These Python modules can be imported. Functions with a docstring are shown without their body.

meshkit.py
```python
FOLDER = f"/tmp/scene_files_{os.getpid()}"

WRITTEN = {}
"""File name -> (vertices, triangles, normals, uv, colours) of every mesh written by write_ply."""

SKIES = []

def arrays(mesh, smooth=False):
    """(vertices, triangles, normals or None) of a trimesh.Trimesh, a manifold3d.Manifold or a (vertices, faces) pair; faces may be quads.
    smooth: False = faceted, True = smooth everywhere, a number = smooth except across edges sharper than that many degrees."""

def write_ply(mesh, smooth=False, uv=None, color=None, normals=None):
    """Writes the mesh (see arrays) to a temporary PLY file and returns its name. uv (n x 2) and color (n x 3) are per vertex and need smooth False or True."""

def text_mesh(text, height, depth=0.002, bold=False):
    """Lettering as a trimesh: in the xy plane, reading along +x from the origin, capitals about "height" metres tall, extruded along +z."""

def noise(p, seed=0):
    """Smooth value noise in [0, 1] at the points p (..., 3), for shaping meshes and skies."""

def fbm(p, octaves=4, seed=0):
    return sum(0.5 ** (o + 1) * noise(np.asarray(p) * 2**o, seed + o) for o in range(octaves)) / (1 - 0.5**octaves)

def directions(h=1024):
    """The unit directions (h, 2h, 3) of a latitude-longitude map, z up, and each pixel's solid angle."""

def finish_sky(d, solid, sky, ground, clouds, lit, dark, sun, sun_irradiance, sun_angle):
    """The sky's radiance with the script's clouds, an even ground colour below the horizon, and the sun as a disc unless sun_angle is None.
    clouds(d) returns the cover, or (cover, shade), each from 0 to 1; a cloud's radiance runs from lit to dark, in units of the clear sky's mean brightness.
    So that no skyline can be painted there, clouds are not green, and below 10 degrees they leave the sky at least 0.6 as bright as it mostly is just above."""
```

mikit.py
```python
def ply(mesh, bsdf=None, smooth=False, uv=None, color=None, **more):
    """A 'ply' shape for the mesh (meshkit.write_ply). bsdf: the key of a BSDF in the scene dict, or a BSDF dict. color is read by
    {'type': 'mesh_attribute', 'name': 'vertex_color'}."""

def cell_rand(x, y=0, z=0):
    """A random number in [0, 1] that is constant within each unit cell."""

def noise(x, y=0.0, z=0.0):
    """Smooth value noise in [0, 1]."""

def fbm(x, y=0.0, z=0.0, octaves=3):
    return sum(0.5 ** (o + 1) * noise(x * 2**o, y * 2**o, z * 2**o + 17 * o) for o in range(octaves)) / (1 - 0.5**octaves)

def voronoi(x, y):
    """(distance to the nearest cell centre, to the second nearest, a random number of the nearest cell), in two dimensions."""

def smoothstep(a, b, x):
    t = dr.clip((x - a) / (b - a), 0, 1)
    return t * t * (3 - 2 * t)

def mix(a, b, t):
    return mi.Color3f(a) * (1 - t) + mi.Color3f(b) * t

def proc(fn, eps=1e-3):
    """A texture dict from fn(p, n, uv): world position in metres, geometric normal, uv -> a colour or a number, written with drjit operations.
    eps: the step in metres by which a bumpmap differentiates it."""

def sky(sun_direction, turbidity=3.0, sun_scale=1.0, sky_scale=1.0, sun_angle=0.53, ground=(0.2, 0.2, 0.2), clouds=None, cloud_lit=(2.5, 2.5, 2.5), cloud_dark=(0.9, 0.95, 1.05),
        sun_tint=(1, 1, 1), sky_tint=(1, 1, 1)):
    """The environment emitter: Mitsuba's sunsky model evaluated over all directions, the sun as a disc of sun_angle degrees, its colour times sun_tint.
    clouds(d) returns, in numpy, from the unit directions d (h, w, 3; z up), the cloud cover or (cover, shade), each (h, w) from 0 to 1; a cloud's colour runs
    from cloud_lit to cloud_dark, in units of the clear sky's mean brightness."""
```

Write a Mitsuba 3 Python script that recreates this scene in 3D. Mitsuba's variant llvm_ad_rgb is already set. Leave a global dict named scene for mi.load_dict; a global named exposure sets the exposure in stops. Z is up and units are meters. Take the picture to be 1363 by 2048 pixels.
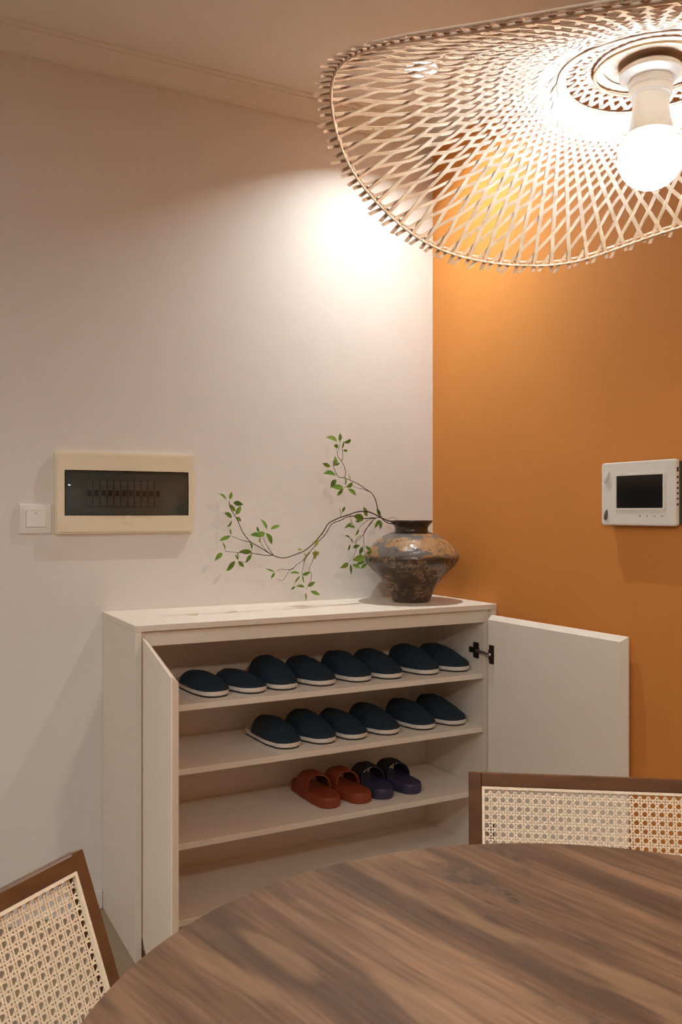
import math, random
import numpy as np
import trimesh
import mitsuba as mi
import drjit as dr
import mikit, meshkit
from mikit import noise, fbm, voronoi, smoothstep, mix, proc
from shapely.geometry import Point, LineString, box as sbox
from shapely.ops import unary_union

T = mi.ScalarTransform4f
scene, labels = {}, {}
rng = np.random.default_rng(7)

# ------------------------------------------------------------------ camera, exposure, lights
exposure = 0.0
CAM = (-1.8835, -2.8119, 1.25)
YAW = 0.4864
scene['camera'] = {'type': 'perspective', 'fov': 2 * math.degrees(math.atan(681.5 / 1760.85)), 'fov_axis': 'x', 'near_clip': 0.02, 'far_clip': 60.0,
                   'to_world': T().look_at(origin=list(CAM), target=[CAM[0] + math.sin(YAW), CAM[1] + math.cos(YAW), CAM[2]], up=[0, 0, 1])}
BULB = [640.0, 550.0, 465.0]          # radiance of the pendant's bulb
SPOT = [4.8, 5.2, 5.1]                # intensity of the downlight over the cabinet
SPOT_UNSEEN = [1.2, 1.15, 1.05]          # two unseen downlights, placed to light the left of the room
UNSEEN_PANEL = [10.2, 11.4, 11.6]               # radiance of two unseen neutral ceiling panels that light the walls
LAMP = np.array([-1.261, -2.236])     # pendant axis
DOWN = (-0.306, -0.39)

# ------------------------------------------------------------------ materials
def two(b): return {'type': 'twosided', 'bsdf': b}
def diff(c): return two({'type': 'diffuse', 'reflectance': {'type': 'rgb', 'value': list(c)} if isinstance(c, (tuple, list)) else c})
def prin(c, rough=0.5, **k):
    return two({'type': 'principled', 'base_color': {'type': 'rgb', 'value': list(c)} if isinstance(c, (tuple, list)) else c, 'roughness': rough, **k})
def mat(key, b): scene[key] = b; return key
def C3(*c): return mi.Color3f(*c)

def wall_fn(base, amp):
    def fn(p, n, uv):
        k = 1 + amp * (fbm(p.x * 2.3, p.y * 2.3, p.z * 2.3, 3) - 0.5)
        return C3(*base) * k
    return fn
mat('m_wall_cream', diff(proc(wall_fn((0.74, 0.685, 0.635), 0.05))))
mat('m_wall_orange', two({'type': 'principled', 'base_color': proc(wall_fn((0.60, 0.228, 0.050), 0.08)), 'roughness': 0.6, 'specular': 0.3}))
mat('m_ceiling', diff((0.80, 0.77, 0.73)))
mat('m_cornice', diff((0.78, 0.74, 0.69)))
def floor_fn(p, n, uv):
    tx, ty = p.x / 0.60, p.y / 0.60
    g = fbm(p.x * 5, p.y * 5, 1.0, 4)
    ex = dr.abs(tx - dr.floor(tx) - 0.5); ey = dr.abs(ty - dr.floor(ty) - 0.5)
    seam = smoothstep(0.492, 0.497, dr.maximum(ex, ey))
    return mix((0.27, 0.195, 0.125), (0.34, 0.255, 0.17), g) * (1 - 0.45 * seam)
mat('m_floor', prin(proc(floor_fn), 0.4))
def cab_fn(p, n, uv):
    return C3(0.73, 0.655, 0.57) * (0.985 + 0.03 * fbm(p.x * 5, p.y * 5, p.z * 5, 2))
mat('m_cabinet', prin(proc(cab_fn), 0.38, specular=0.35))
mat('m_cabinet_edge', prin((0.78, 0.70, 0.61), 0.4, specular=0.35))
GR = np.array([0.185, -0.9827])
def table_fn(p, n, uv):
    a = p.x * float(GR[0]) + p.y * float(GR[1])
    b = p.x * float(-GR[1]) + p.y * float(GR[0])
    wob = 0.045 * (fbm(a * 1.8, b * 2.5, 4.0, 3) - 0.5)
    bb = b + wob
    broad = fbm(a * 1.1, bb * 10.0, 1.0, 4)
    mid = fbm(a * 4.0, bb * 42.0, 7.0, 3)
    fine = fbm(a * 14.0, bb * 190.0, 2.0, 2)
    dark = smoothstep(0.54, 0.70, fbm(a * 2.2 + 5.0, bb * 12.0, 9.0, 4))
    kn = smoothstep(0.45, 0.72, fbm(a * 9.0, bb * 40.0, 21.0, 4)) * smoothstep(0.56, 0.72, fbm(a * 3.2, bb * 10.0, 31.0, 2))
    lite = smoothstep(0.60, 0.74, fbm(a * 5.0, bb * 16.0, 41.0, 3))
    c = mix((0.074, 0.041, 0.025), (0.205, 0.118, 0.070), smoothstep(0.25, 0.75, 0.58 * broad + 0.42 * mid))
    c = c * (0.70 + 0.60 * fine)
    c = mix(c, (0.060, 0.037, 0.025), 0.55 * dark)
    c = mix(c, (0.27, 0.165, 0.095), 0.40 * lite)
    rough = smoothstep(0.42, 0.60, fbm(a * 60.0, bb * 110.0, 51.0, 2))
    return mix(c, mix((0.028, 0.023, 0.020), (0.085, 0.056, 0.036), rough), 0.85 * kn)
mat('m_table', prin(proc(table_fn), 0.5, specular=0.28))
def walnut_fn(p, n, uv):
    g = fbm(p.x * 14, p.y * 14, p.z * 50, 3)
    return mix((0.066, 0.026, 0.010), (0.135, 0.058, 0.023), g)
mat('m_walnut', prin(proc(walnut_fn), 0.38))
mat('m_cane', prin((0.77, 0.63, 0.46), 0.5))
mat('m_spline', prin((0.78, 0.65, 0.49), 0.5))
mat('m_white_plastic', prin((0.74, 0.70, 0.65), 0.35))
mat('m_cream_plastic', prin((0.74, 0.64, 0.47), 0.35))
mat('m_dark_plastic', prin((0.02, 0.02, 0.02), 0.35))
mat('m_screen', prin((0.006, 0.006, 0.007), 0.12))
mat('m_grey_dark', prin((0.10, 0.09, 0.075), 0.4))
mat('m_grey_text', prin((0.16, 0.14, 0.13), 0.5))
mat('m_green_plastic', prin((0.05, 0.07, 0.04), 0.45))
mat('m_smoked', {'type': 'thindielectric', 'int_ior': 1.5, 'specular_transmittance': {'type': 'rgb', 'value': [0.44, 0.48, 0.46]}})
mat('m_breaker', prin((0.20, 0.205, 0.20), 0.5))
mat('m_box_inside', prin((0.25, 0.28, 0.28), 0.6))
mat('m_steel', two({'type': 'roughconductor', 'material': 'Cr', 'alpha': 0.25}))
mat('m_hinge', prin((0.045, 0.03, 0.025), 0.4, metallic=0.6))
def navy_fn(p, n, uv):
    return mix((0.005, 0.014, 0.026), (0.011, 0.027, 0.044), fbm(p.x * 90, p.y * 90, p.z * 90, 3))
mat('m_navy', prin(proc(navy_fn), 0.85, sheen=0.5))
mat('m_insole', prin((0.42, 0.36, 0.28), 0.9))
mat('m_sole', prin((0.66, 0.60, 0.53), 0.6))
mat('m_outsole', prin((0.015, 0.014, 0.016), 0.7))
def rust_fn(p, n, uv):
    return mix((0.19, 0.030, 0.009), (0.27, 0.050, 0.015), fbm(p.x * 40, p.y * 40, p.z * 40, 3))
mat('m_rust', prin(proc(rust_fn), 0.55))
mat('m_indigo', prin((0.030, 0.029, 0.066), 0.5))
mat('m_indigo_dark', prin((0.010, 0.010, 0.022), 0.6))  # indigo strap colour, also the painted shade inside the strap
mat('m_rust_shade', prin((0.05, 0.010, 0.006), 0.6))  # rust darkened to paint the shade inside the strap
def bamboo_fn(p, n, uv):
    return mix((0.52, 0.365, 0.265), (0.63, 0.465, 0.355), fbm(p.x * 60, p.y * 60, p.z * 60, 2))
mat('m_bamboo', {'type': 'principledthin', 'base_color': proc(bamboo_fn), 'roughness': 0.6, 'diff_trans': 0.35, 'spec_trans': 0.0})
mat('m_lamp_plastic', prin((0.46, 0.385, 0.335), 0.45))
mat('m_bamboo_dark', prin((0.34, 0.17, 0.075), 0.6))
mat('m_thread', prin((0.22, 0.12, 0.06), 0.7))
def vase_fn(p, n, uv):
    x, y, z = p.x + 0.218, p.y + 0.1907, p.z - 0.9353
    w = fbm(x * 16, y * 16, z * 16, 4)
    w2 = fbm(x * 48 + 9, y * 48, z * 34, 4)
    w3 = fbm(x * 70, y * 70, z * 60, 3)
    up = smoothstep(0.156, 0.172, z + 0.03 * (w - 0.5))
    body = mix((0.030, 0.020, 0.013), (0.085, 0.055, 0.035), w)
    vein = (1 - smoothstep(0.0, 0.055, dr.abs(w2 - 0.5))) * smoothstep(0.40, 0.58, w)
    body = mix(body, (0.36, 0.22, 0.12), 0.75 * vein)
    body = mix(body, (0.17, 0.10, 0.065), 0.8 * smoothstep(0.50, 0.60, fbm(x * 55 + 2, y * 55, z * 40, 3)) * smoothstep(0.42, 0.55, w))
    body = mix(body, (0.20, 0.11, 0.055), 0.6 * smoothstep(0.52, 0.7, w3) * (1 - smoothstep(0.02, 0.10, z)))
    sh = mix((0.40, 0.23, 0.105), (0.26, 0.145, 0.07), w3)
    grey = smoothstep(0.53, 0.60, fbm(x * 13 + 3, y * 13 + 1, z * 34, 4))
    sh = mix(sh, (0.135, 0.117, 0.105), grey)
    sh = mix(sh, (0.03, 0.022, 0.016), 0.8 * (1 - smoothstep(0.0, 0.035, dr.abs(w2 - 0.47))) * smoothstep(0.5, 0.62, w))
    c = mix(body, sh, up)
    return mix(c, (0.040, 0.026, 0.017), smoothstep(0.236, 0.242, z))
mat('m_vase', prin(proc(vase_fn), 0.27, specular=0.6))
mat('m_vase_bump', {'type': 'bumpmap', 'bsdf': scene['m_vase']['bsdf'], 'arbitrary': proc(lambda p, n, uv: fbm(p.x * 38, p.y * 38, p.z * 38, 3), eps=2e-3), 'scale': 0.004})
scene['m_vase'] = two(scene.pop('m_vase_bump'))
LEAFC = [(0.15, 0.25, 0.045), (0.20, 0.31, 0.06), (0.11, 0.19, 0.040), (0.36, 0.38, 0.09)]
for i, c in enumerate(LEAFC):
    mat(f'm_leaf{i}', {'type': 'principledthin', 'base_color': {'type': 'rgb', 'value': list(c)}, 'roughness': 0.45, 'diff_trans': 0.5, 'spec_trans': 0.0})
mat('m_stem', prin((0.040, 0.026, 0.018), 0.7))
mat('m_stem_light', prin((0.20, 0.15, 0.08), 0.7))
mat('m_black', diff((0.01, 0.01, 0.01)))

# ------------------------------------------------------------------ helpers
def numbered(key):
    if key not in scene and key not in labels and not any(k.startswith(key + '__') for k in scene): return key
    i = 1
    while True:
        k = f'{key}_{i:03d}'
        if k not in scene and k not in labels and not any(q.startswith(k + '__') for q in scene): return k
        i += 1
def thing(name, label, cat, group=None):
    key = numbered(name)
    labels[key] = {'label': label, 'category': cat}
    if group: labels[key]['group'] = group
    return key
def put(key, mesh, m, smooth=False, to=None, label=None, **kw):
    key = numbered(key)
    d = mesh if isinstance(mesh, dict) else mikit.ply(mesh, m, smooth=smooth, **kw)
    if to is not None: d = {**d, 'to_world': to}
    scene[key] = d
    if label: labels.setdefault(key, {})['label'] = label
    return key
def struct(key, mesh, m, smooth=False, label=None):
    k = put(key, mesh, m, smooth)
    labels[k] = {'kind': 'structure'}
    if label: labels[k]['label'] = label
    return k
def cat(ms): return trimesh.util.concatenate(ms)
def cbox(x0, x1, y0, y1, z0, z1, c=0.0015):
    """a box with chamfered edges"""
    c = min(c, (x1 - x0) * .45, (y1 - y0) * .45, (z1 - z0) * .45)
    pts = []
    for sx in (0, 1):
        for sy in (0, 1):
            for sz in (0, 1):
                b = np.array([x1 if sx else x0, y1 if sy else y0, z1 if sz else z0], float)
                d = np.array([-c if sx else c, -c if sy else c, -c if sz else c])
                for k in range(3):
                    q = b + d; q[k] = b[k]; pts.append(q)
    return trimesh.Trimesh(*hull(np.array(pts)), process=False)
def hull(pts):
    h = trimesh.convex.convex_hull(np.asarray(pts))
    return h.vertices, h.faces
def lathe(profile, n=64, center=(0, 0, 0)):
    p = np.asarray(profile, float); m = len(p)
    a = np.arange(n) * 2 * np.pi / n
    v = np.stack([p[:, 0][:, None] * np.cos(a), p[:, 0][:, None] * np.sin(a), np.repeat(p[:, 1][:, None], n, 1)], -1).reshape(-1, 3) + np.array(center)
    i, j = np.meshgrid(np.arange(m - 1), np.arange(n), indexing='ij'); k = (j + 1) % n
    q = np.stack([i * n + j, i * n + k, (i + 1) * n + k, (i + 1) * n + j], -1).reshape(-1, 4)
    return trimesh.Trimesh(v, np.vstack([q[:, [0, 1, 2]], q[:, [0, 2, 3]]]), process=False)
def tube(pts, r, n=8, closed=False):
    p = np.asarray(pts, float); m = len(p)
    r = np.broadcast_to(np.asarray(r, float), (m,))
    t = (np.roll(p, -1, 0) - np.roll(p, 1, 0)) if closed else np.gradient(p, axis=0)
    t /= np.linalg.norm(t, axis=1, keepdims=True) + 1e-12
    ref = np.array([0, 0, 1.0]) if abs(t[:, 2]).mean() < .8 else np.array([1.0, 0, 0])
    a = np.cross(t, ref); a /= np.linalg.norm(a, axis=1, keepdims=True) + 1e-12
    b = np.cross(t, a)
    an = np.arange(n) * 2 * np.pi / n
    v = (p[:, None] + r[:, None, None] * (np.cos(an)[None, :, None] * a[:, None] + np.sin(an)[None, :, None] * b[:, None])).reshape(-1, 3)
    i, j = np.meshgrid(np.arange(m if closed else m - 1), np.arange(n), indexing='ij'); k = (j + 1) % n; i2 = (i + 1) % m
    q = np.stack([i * n + j, i2 * n + j, i2 * n + k, i * n + k], -1).reshape(-1, 4)
    f = np.vstack([q[:, [0, 1, 2]], q[:, [0, 2, 3]]])
    if not closed:
        c0, c1 = len(v), len(v) + 1
        v = np.vstack([v, p[:1], p[-1:]])
        j = np.arange(n); k = (j + 1) % n
        f = np.vstack([f, np.stack([np.full(n, c0), j, k], 1), np.stack([np.full(n, c1), (m - 1) * n + k, (m - 1) * n + j], 1)])
    return trimesh.Trimesh(v, f, process=False)
def spl(pts, n=24):
    """smooth curve through points"""
    from scipy.interpolate import CubicSpline
    p = np.asarray(pts, float)
    if len(p) == 2: return p[0] + (p[1] - p[0]) * np.linspace(0, 1, n)[:, None]
    s = np.r_[0, np.cumsum(np.linalg.norm(np.diff(p, axis=0), axis=1))]
    return CubicSpline(s, p)(np.linspace(0, s[-1], n))
def loft(rings):
    """closed solid from rings of equal length (lists of 3D points), fan caps"""
    rings = [np.asarray(r, float) for r in rings]; n = len(rings[0]); m = len(rings)
    v = np.vstack(rings + [rings[0].mean(0)[None], rings[-1].mean(0)[None]])
    i, j = np.meshgrid(np.arange(m - 1), np.arange(n), indexing='ij'); k = (j + 1) % n
    q = np.stack([i * n + j, i * n + k, (i + 1) * n + k, (i + 1) * n + j], -1).reshape(-1, 4)
    jj = np.arange(n); kk = (jj + 1) % n
    f = np.vstack([q[:, [0, 1, 2]], q[:, [0, 2, 3]], np.stack([np.full(n, m * n), kk, jj], 1), np.stack([np.full(n, m * n + 1), (m - 1) * n + jj, (m - 1) * n + kk], 1)])
    return trimesh.Trimesh(v, f, process=False)
def sheet(outer, inner):
    """thick open shell from two grids (a, b, 3)"""
    o, i_ = np.asarray(outer), np.asarray(inner); a, b = o.shape[:2]
    v = np.vstack([o.reshape(-1, 3), i_.reshape(-1, 3)]); N = a * b
    I, J = np.meshgrid(np.arange(a - 1), np.arange(b - 1), indexing='ij')
    q = np.stack([I * b + J, I * b + J + 1, (I + 1) * b + J + 1, (I + 1) * b + J], -1).reshape(-1, 4)
    loop = [k for k in range(b)] + [(r) * b + b - 1 for r in range(1, a)] + [(a - 1) * b + k for k in range(b - 2, -1, -1)] + [r * b for r in range(a - 2, 0, -1)]
    l = np.array(loop); l2 = np.roll(l, -1)
    side = np.stack([l2, l, l + N, l2 + N], 1)
    q = np.vstack([q, q[:, ::-1] + N, side])
    return trimesh.Trimesh(v, np.vstack([q[:, [0, 1, 2]], q[:, [0, 2, 3]]]), process=False)
def prism(poly2d, h, tf):
    m = trimesh.creation.extrude_polygon(poly2d, h, engine='earcut'); m.apply_transform(tf); return m
def M4(cols, o):
    m = np.eye(4); m[:3, 0], m[:3, 1], m[:3, 2], m[:3, 3] = cols[0], cols[1], cols[2], o; return m
def frame_mesh(w, h, iw, ih, d, tf, r=0.004, off=(0, 0)):
    a = sbox(-w / 2 + r, -h / 2 + r, w / 2 - r, h / 2 - r).buffer(r, 6)
    b = sbox(-iw / 2 + off[0], -ih / 2 + off[1], iw / 2 + off[0], ih / 2 + off[1])
    return prism(a.difference(b), d, tf)

# ------------------------------------------------------------------ the room
XL, YB, ZC = -5.2, -6.4, 2.70
WT = 0.12
struct('floor', cbox(XL - WT, WT, YB - WT, WT, -0.10, 0.0, 0), 'm_floor')
hole = Point(DOWN[0], DOWN[1]).buffer(0.056, 24)
UNSEEN_DOWN = [(-3.3, -1.2), (-3.2, -3.4)]  # unseen downlights, out of view, lighting the left of the room
cpoly = sbox(XL - WT, YB - WT, WT, WT).difference(unary_union([hole] + [Point(*c).buffer(0.056, 24) for c in UNSEEN_DOWN]))
struct('ceiling', prism(cpoly, 0.12, M4(np.eye(3), (0, 0, ZC))), 'm_ceiling')
struct('wall_back', cbox(XL - WT, WT, 0, WT, 0, ZC, 0), 'm_wall_cream')
struct('wall_right', cbox(0, WT, YB, 0, 0, ZC, 0), 'm_wall_orange')
struct('wall_left', cbox(XL - WT, XL, YB, 0, 0, ZC, 0), 'm_wall_cream')
struct('wall_front', cbox(XL - WT, WT, YB - WT, YB, 0, ZC, 0), 'm_wall_cream')
# cornice: profile (out from the wall, z)
CP = [(0, 2.634), (0.012, 2.634), (0.013, 2.641), (0.017, 2.642), (0.021, 2.650), (0.029, 2.662), (0.040, 2.673), (0.052, 2.681), (0.060, 2.684), (0.060, 2.689), (0.067, 2.690), (0.072, 2.694), (0.072, 2.700), (0, 2.700)]
def cornice(p0, p1, inward):
    p0, p1, w = np.array(p0, float), np.array(p1, float), np.array(inward, float)
    along = (p1 - p0) / np.linalg.norm(p1 - p0)
    rs = []
    for P, s in ((p0, 1), (p1, -1)):   # mitred ends
        rs.append([np.r_[P + w * a + along * s * a, z] for a, z in CP])
    m = loft(rs); m.fix_normals(); return m
struct('trim_1', cornice((XL, 0), (0, 0), (0, -1)), 'm_cornice', label='painted cornice moulding along the top of the cream wall')
struct('trim_2', cornice((0, 0), (0, YB), (-1, 0)), 'm_cornice', label='painted cornice moulding along the top of the orange wall')
struct('trim_3', cornice((XL, YB), (XL, 0), (1, 0)), 'm_cornice')
struct('baseboard_back', cbox(XL, -1.2498, -0.010, 0, 0, 0.06, 0.003), 'm_wall_cream')
struct('baseboard_right', cbox(-0.012, 0, YB, -0.42, 0, 0.08, 0.003), 'm_cabinet_edge')

# downlights
def downlight(c, inten, label, cut, beam):
    t = thing('downlight', label, 'downlight')
    x, y = c
    put(t + '__trim_ring', lathe([(0.052, 2.703), (0.0525, 2.6975), (0.056, 2.695), (0.066, 2.696), (0.068, 2.6995)], 48, (x, y, 0)), 'm_white_plastic', True)
    put(t + '__housing', lathe([(0.0545, 2.7), (0.0535, 2.715), (0.050, 2.745), (0.0, 2.745)], 40, (x, y, 0)), 'm_white_plastic', True)
    k = put(t + '__lens', lathe([(0.0525, 2.7015), (0.03, 2.7005), (0.0005, 2.7)], 40, (x, y, 0)), 'm_white_plastic')
    scene[k]['emitter'] = {'type': 'area', 'radiance': {'type': 'rgb', 'value': [22.0, 20.0, 17.5]}}
    scene[k]['flip_normals'] = True
    scene['light_' + t] = {'type': 'spot', 'intensity': {'type': 'rgb', 'value': inten}, 'cutoff_angle': cut, 'beam_width': beam,
                           'to_world': T().look_at(origin=[x, y, 2.692], target=[x, y, 0], up=[0, 1, 0])}
downlight(DOWN, SPOT, 'round white ceiling downlight seen through the bamboo weave, in the corner above the vase', 63.5, 22.0)
for c, l in zip(UNSEEN_DOWN, ('unseen round ceiling downlight nearest the cream wall, out of view to the left', 'unseen round ceiling downlight behind the left chair, placed to light the room')):
    downlight(c, SPOT_UNSEEN, l, 66.0, 40.0)
# two unseen flat ceiling lights, placed to light the walls from above
for (x, y), l in zip(((-3.1, -2.5), (-2.2, -3.7)), ('unseen flat ceiling light above and left of the left chair, placed to light the walls', 'unseen flat ceiling light behind the round table, placed to light the walls')):
    t = thing('unseen_ceiling_light', l, 'ceiling light')
    put(t + '__frame', prism(sbox(-.62, -.32, .62, .32).difference(sbox(-.60, -.30, .60, .30)), 0.045, M4(np.eye(3), (x, y, 2.655))), 'm_white_plastic')
    k = put(t + '__diffuser', trimesh.Trimesh([[x - .6, y - .3, 2.662], [x - .6, y + .3, 2.662], [x + .6, y + .3, 2.662], [x + .6, y - .3, 2.662]], [[0, 1, 2], [0, 2, 3]], process=False), 'm_white_plastic')
    scene[k]['emitter'] = {'type': 'area', 'radiance': {'type': 'rgb', 'value': UNSEEN_PANEL}}

# ------------------------------------------------------------------ shoe cabinet
W0, W1, D, ZT = -1.2488, -0.003, 0.3963, 0.9353
PT = 0.018
cab = thing('shoe_cabinet', 'low cream white shoe cabinet with both doors open against the cream wall', 'cabinet')
def part(name, mesh, m='m_cabinet', smooth=False, label=None): return put(cab + '__' + name, mesh, m, smooth, label=label)
part('top_panel', cbox(W0, W1, -D, -0.001, ZT - PT, ZT, 0.0012))
part('side_panel', cbox(W0, W0 + PT, -D, -0.001, 0.0, ZT - PT - .0003, 0.001))
part('side_panel', cbox(W1 - PT, W1, -D, -0.001, 0.0, ZT - PT - .0003, 0.001))
YF = -D + 0.020
A0, A1 = W0 + PT + .001, W1 - PT - .001          # carcass
part('inner_side', cbox(A0, A0 + PT, YF, -0.012, 0.06, ZT - PT - .002, 0.0008))
part('inner_side', cbox(A1 - PT, A1, YF, -0.012, 0.06, ZT - PT - .002, 0.0008))
I0, I1 = A0 + PT, A1 - PT
part('top_rail', cbox(I0, I1, YF, YF + PT, 0.8725, ZT - PT - .003, 0.001))
part('inner_top', cbox(I0, I1, YF + PT, -0.012, ZT - PT - .019, ZT - PT - .003, 0.0005))
part('back_panel', cbox(A0, A1, -0.0115, -0.0015, 0.03, ZT - PT - .001, 0))
SH = [0.698, 0.5146, 0.3008]
for z in SH:
    part('shelf', cbox(I0 + .0012, I1 - .0020, YF + .002, -0.0145, z - PT, z, 0.001))
ZB = 0.0836
part('bottom_panel', cbox(I0, I1, YF, -0.0125, ZB - PT, ZB, 0.001))
part('plinth', cbox(A0 + .02, A1 - .02, YF + .045, YF + .06, 0.0, ZB - PT - .001, 0.001))
# doors: outer face full size, the inner face bevelled at 45 degrees along the top, bottom and free edges
def door(hx, hy, ang, inner_sign, label):
    """hinge corner of the outer face, swing beyond square (deg), inner face on +x (1) or -x (-1)"""
    Wd, z0, z1, th, bv = 0.607, 0.062, 0.899, 0.019, 0.0155
    a = math.radians(ang)
    u = np.array([-inner_sign * math.sin(a) if inner_sign > 0 else -inner_sign * math.sin(a), -math.cos(a), 0]) if inner_sign > 0 else np.array([math.sin(a), -math.cos(a), 0])
    n = np.array([math.cos(a), -math.sin(a), 0]) if inner_sign > 0 else np.array([-math.cos(a), -math.sin(a), 0])
    o = np.array([hx, hy, 0])
    pts = []
    for s, zz in ((0, z0), (Wd, z0), (Wd, z1), (0, z1)): pts += [o + u * s + np.array([0, 0, zz]), o + u * s + n * (th - bv) + np.array([0, 0, zz])]
    for s, zz in ((0.001, z0 + .002), (Wd - bv, z0 + .002), (Wd - bv, z1 - bv), (0.001, z1 - bv)): pts.append(o + u * s + n * th + np.array([0, 0, zz]))
    k = part('door', trimesh.Trimesh(*hull(pts), process=False), 'm_cabinet_edge', label=label)
    # concealed hinges: cup plate on the door, arm on the inner side
    for zc in (0.768, 0.17):
        ms = []
        c = o + u * 0.022 + n * (th + .002) + np.array([0, 0, zc])
        def obox(c, du, dn, dz): 
            return trimesh.Trimesh(*hull([c + u * sx * du + n * sy * dn + np.array([0, 0, sz * dz]) for sx in (-1, 1) for sy in (-1, 1) for sz in (-1, 1)]), process=False)
        ms.append(obox(c, 0.011, 0.0022, 0.031)); ms.append(obox(c + n * .004, 0.007, 0.004, 0.016))
        put(k + '__hinge_cup', cat(ms), 'm_hinge')
        xs = I0 if inner_sign > 0 else I1
        sg = 1 if inner_sign > 0 else -1
        ax = sorted((xs + sg * .0005, xs + sg * .0075))
        m2 = [cbox(ax[0], ax[1], YF + .026, YF + .080, zc - .006, zc + .012, .001), cbox(*sorted((xs + sg * .0005, xs + sg * .004)), YF + .030, YF + .060, zc - .024, zc + .030, .001)]
        arm = trimesh.Trimesh(*hull([q for P, r in ((np.array([xs + sg * .008, YF + .034, zc + .003]), .006), (c + n * .007, .0055)) for q in P + r * trimesh.creation.icosphere(subdivisions=1).vertices]), process=False)
        part('hinge_arm', cat(m2), 'm_hinge')
        part('hinge_link', arm, 'm_steel')
    return k
door(-1.2280, -D, 9.7, 1, 'left door swung out past square')
door(-0.0222, -D, 1.0, -1, 'right door swung back along the orange wall')

# ------------------------------------------------------------------ slippers and sandals
def outline(skew, s=1.0, n=48, heel=.034, ball=.0475):
    g = unary_union([Point(0, .036 * s).buffer(heel, 24), Point(skew * .4, .178 * s).buffer(ball, 32), Point(skew, .222 * s).buffer(ball * .86, 32)]).convex_hull
    L = LineString(list(g.exterior.coords)); c = np.array([L.interpolate(i / n, normalized=True).coords[0] for i in range(n)])
    return c if (np.cross(c[1] - c[0], c[2] - c[1]) > 0) else c[::-1]
def offset(c, d):
    t = np.roll(c, -1, 0) - np.roll(c, 1, 0); t /= np.linalg.norm(t, axis=1, keepdims=True)
    return c - np.stack([t[:, 1], -t[:, 0]], 1) * d       # inward for a counter-clockwise ring
def rings(c, steps): return loft([np.c_[offset(c, d), np.full(len(c), z)] for d, z in steps])
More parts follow.
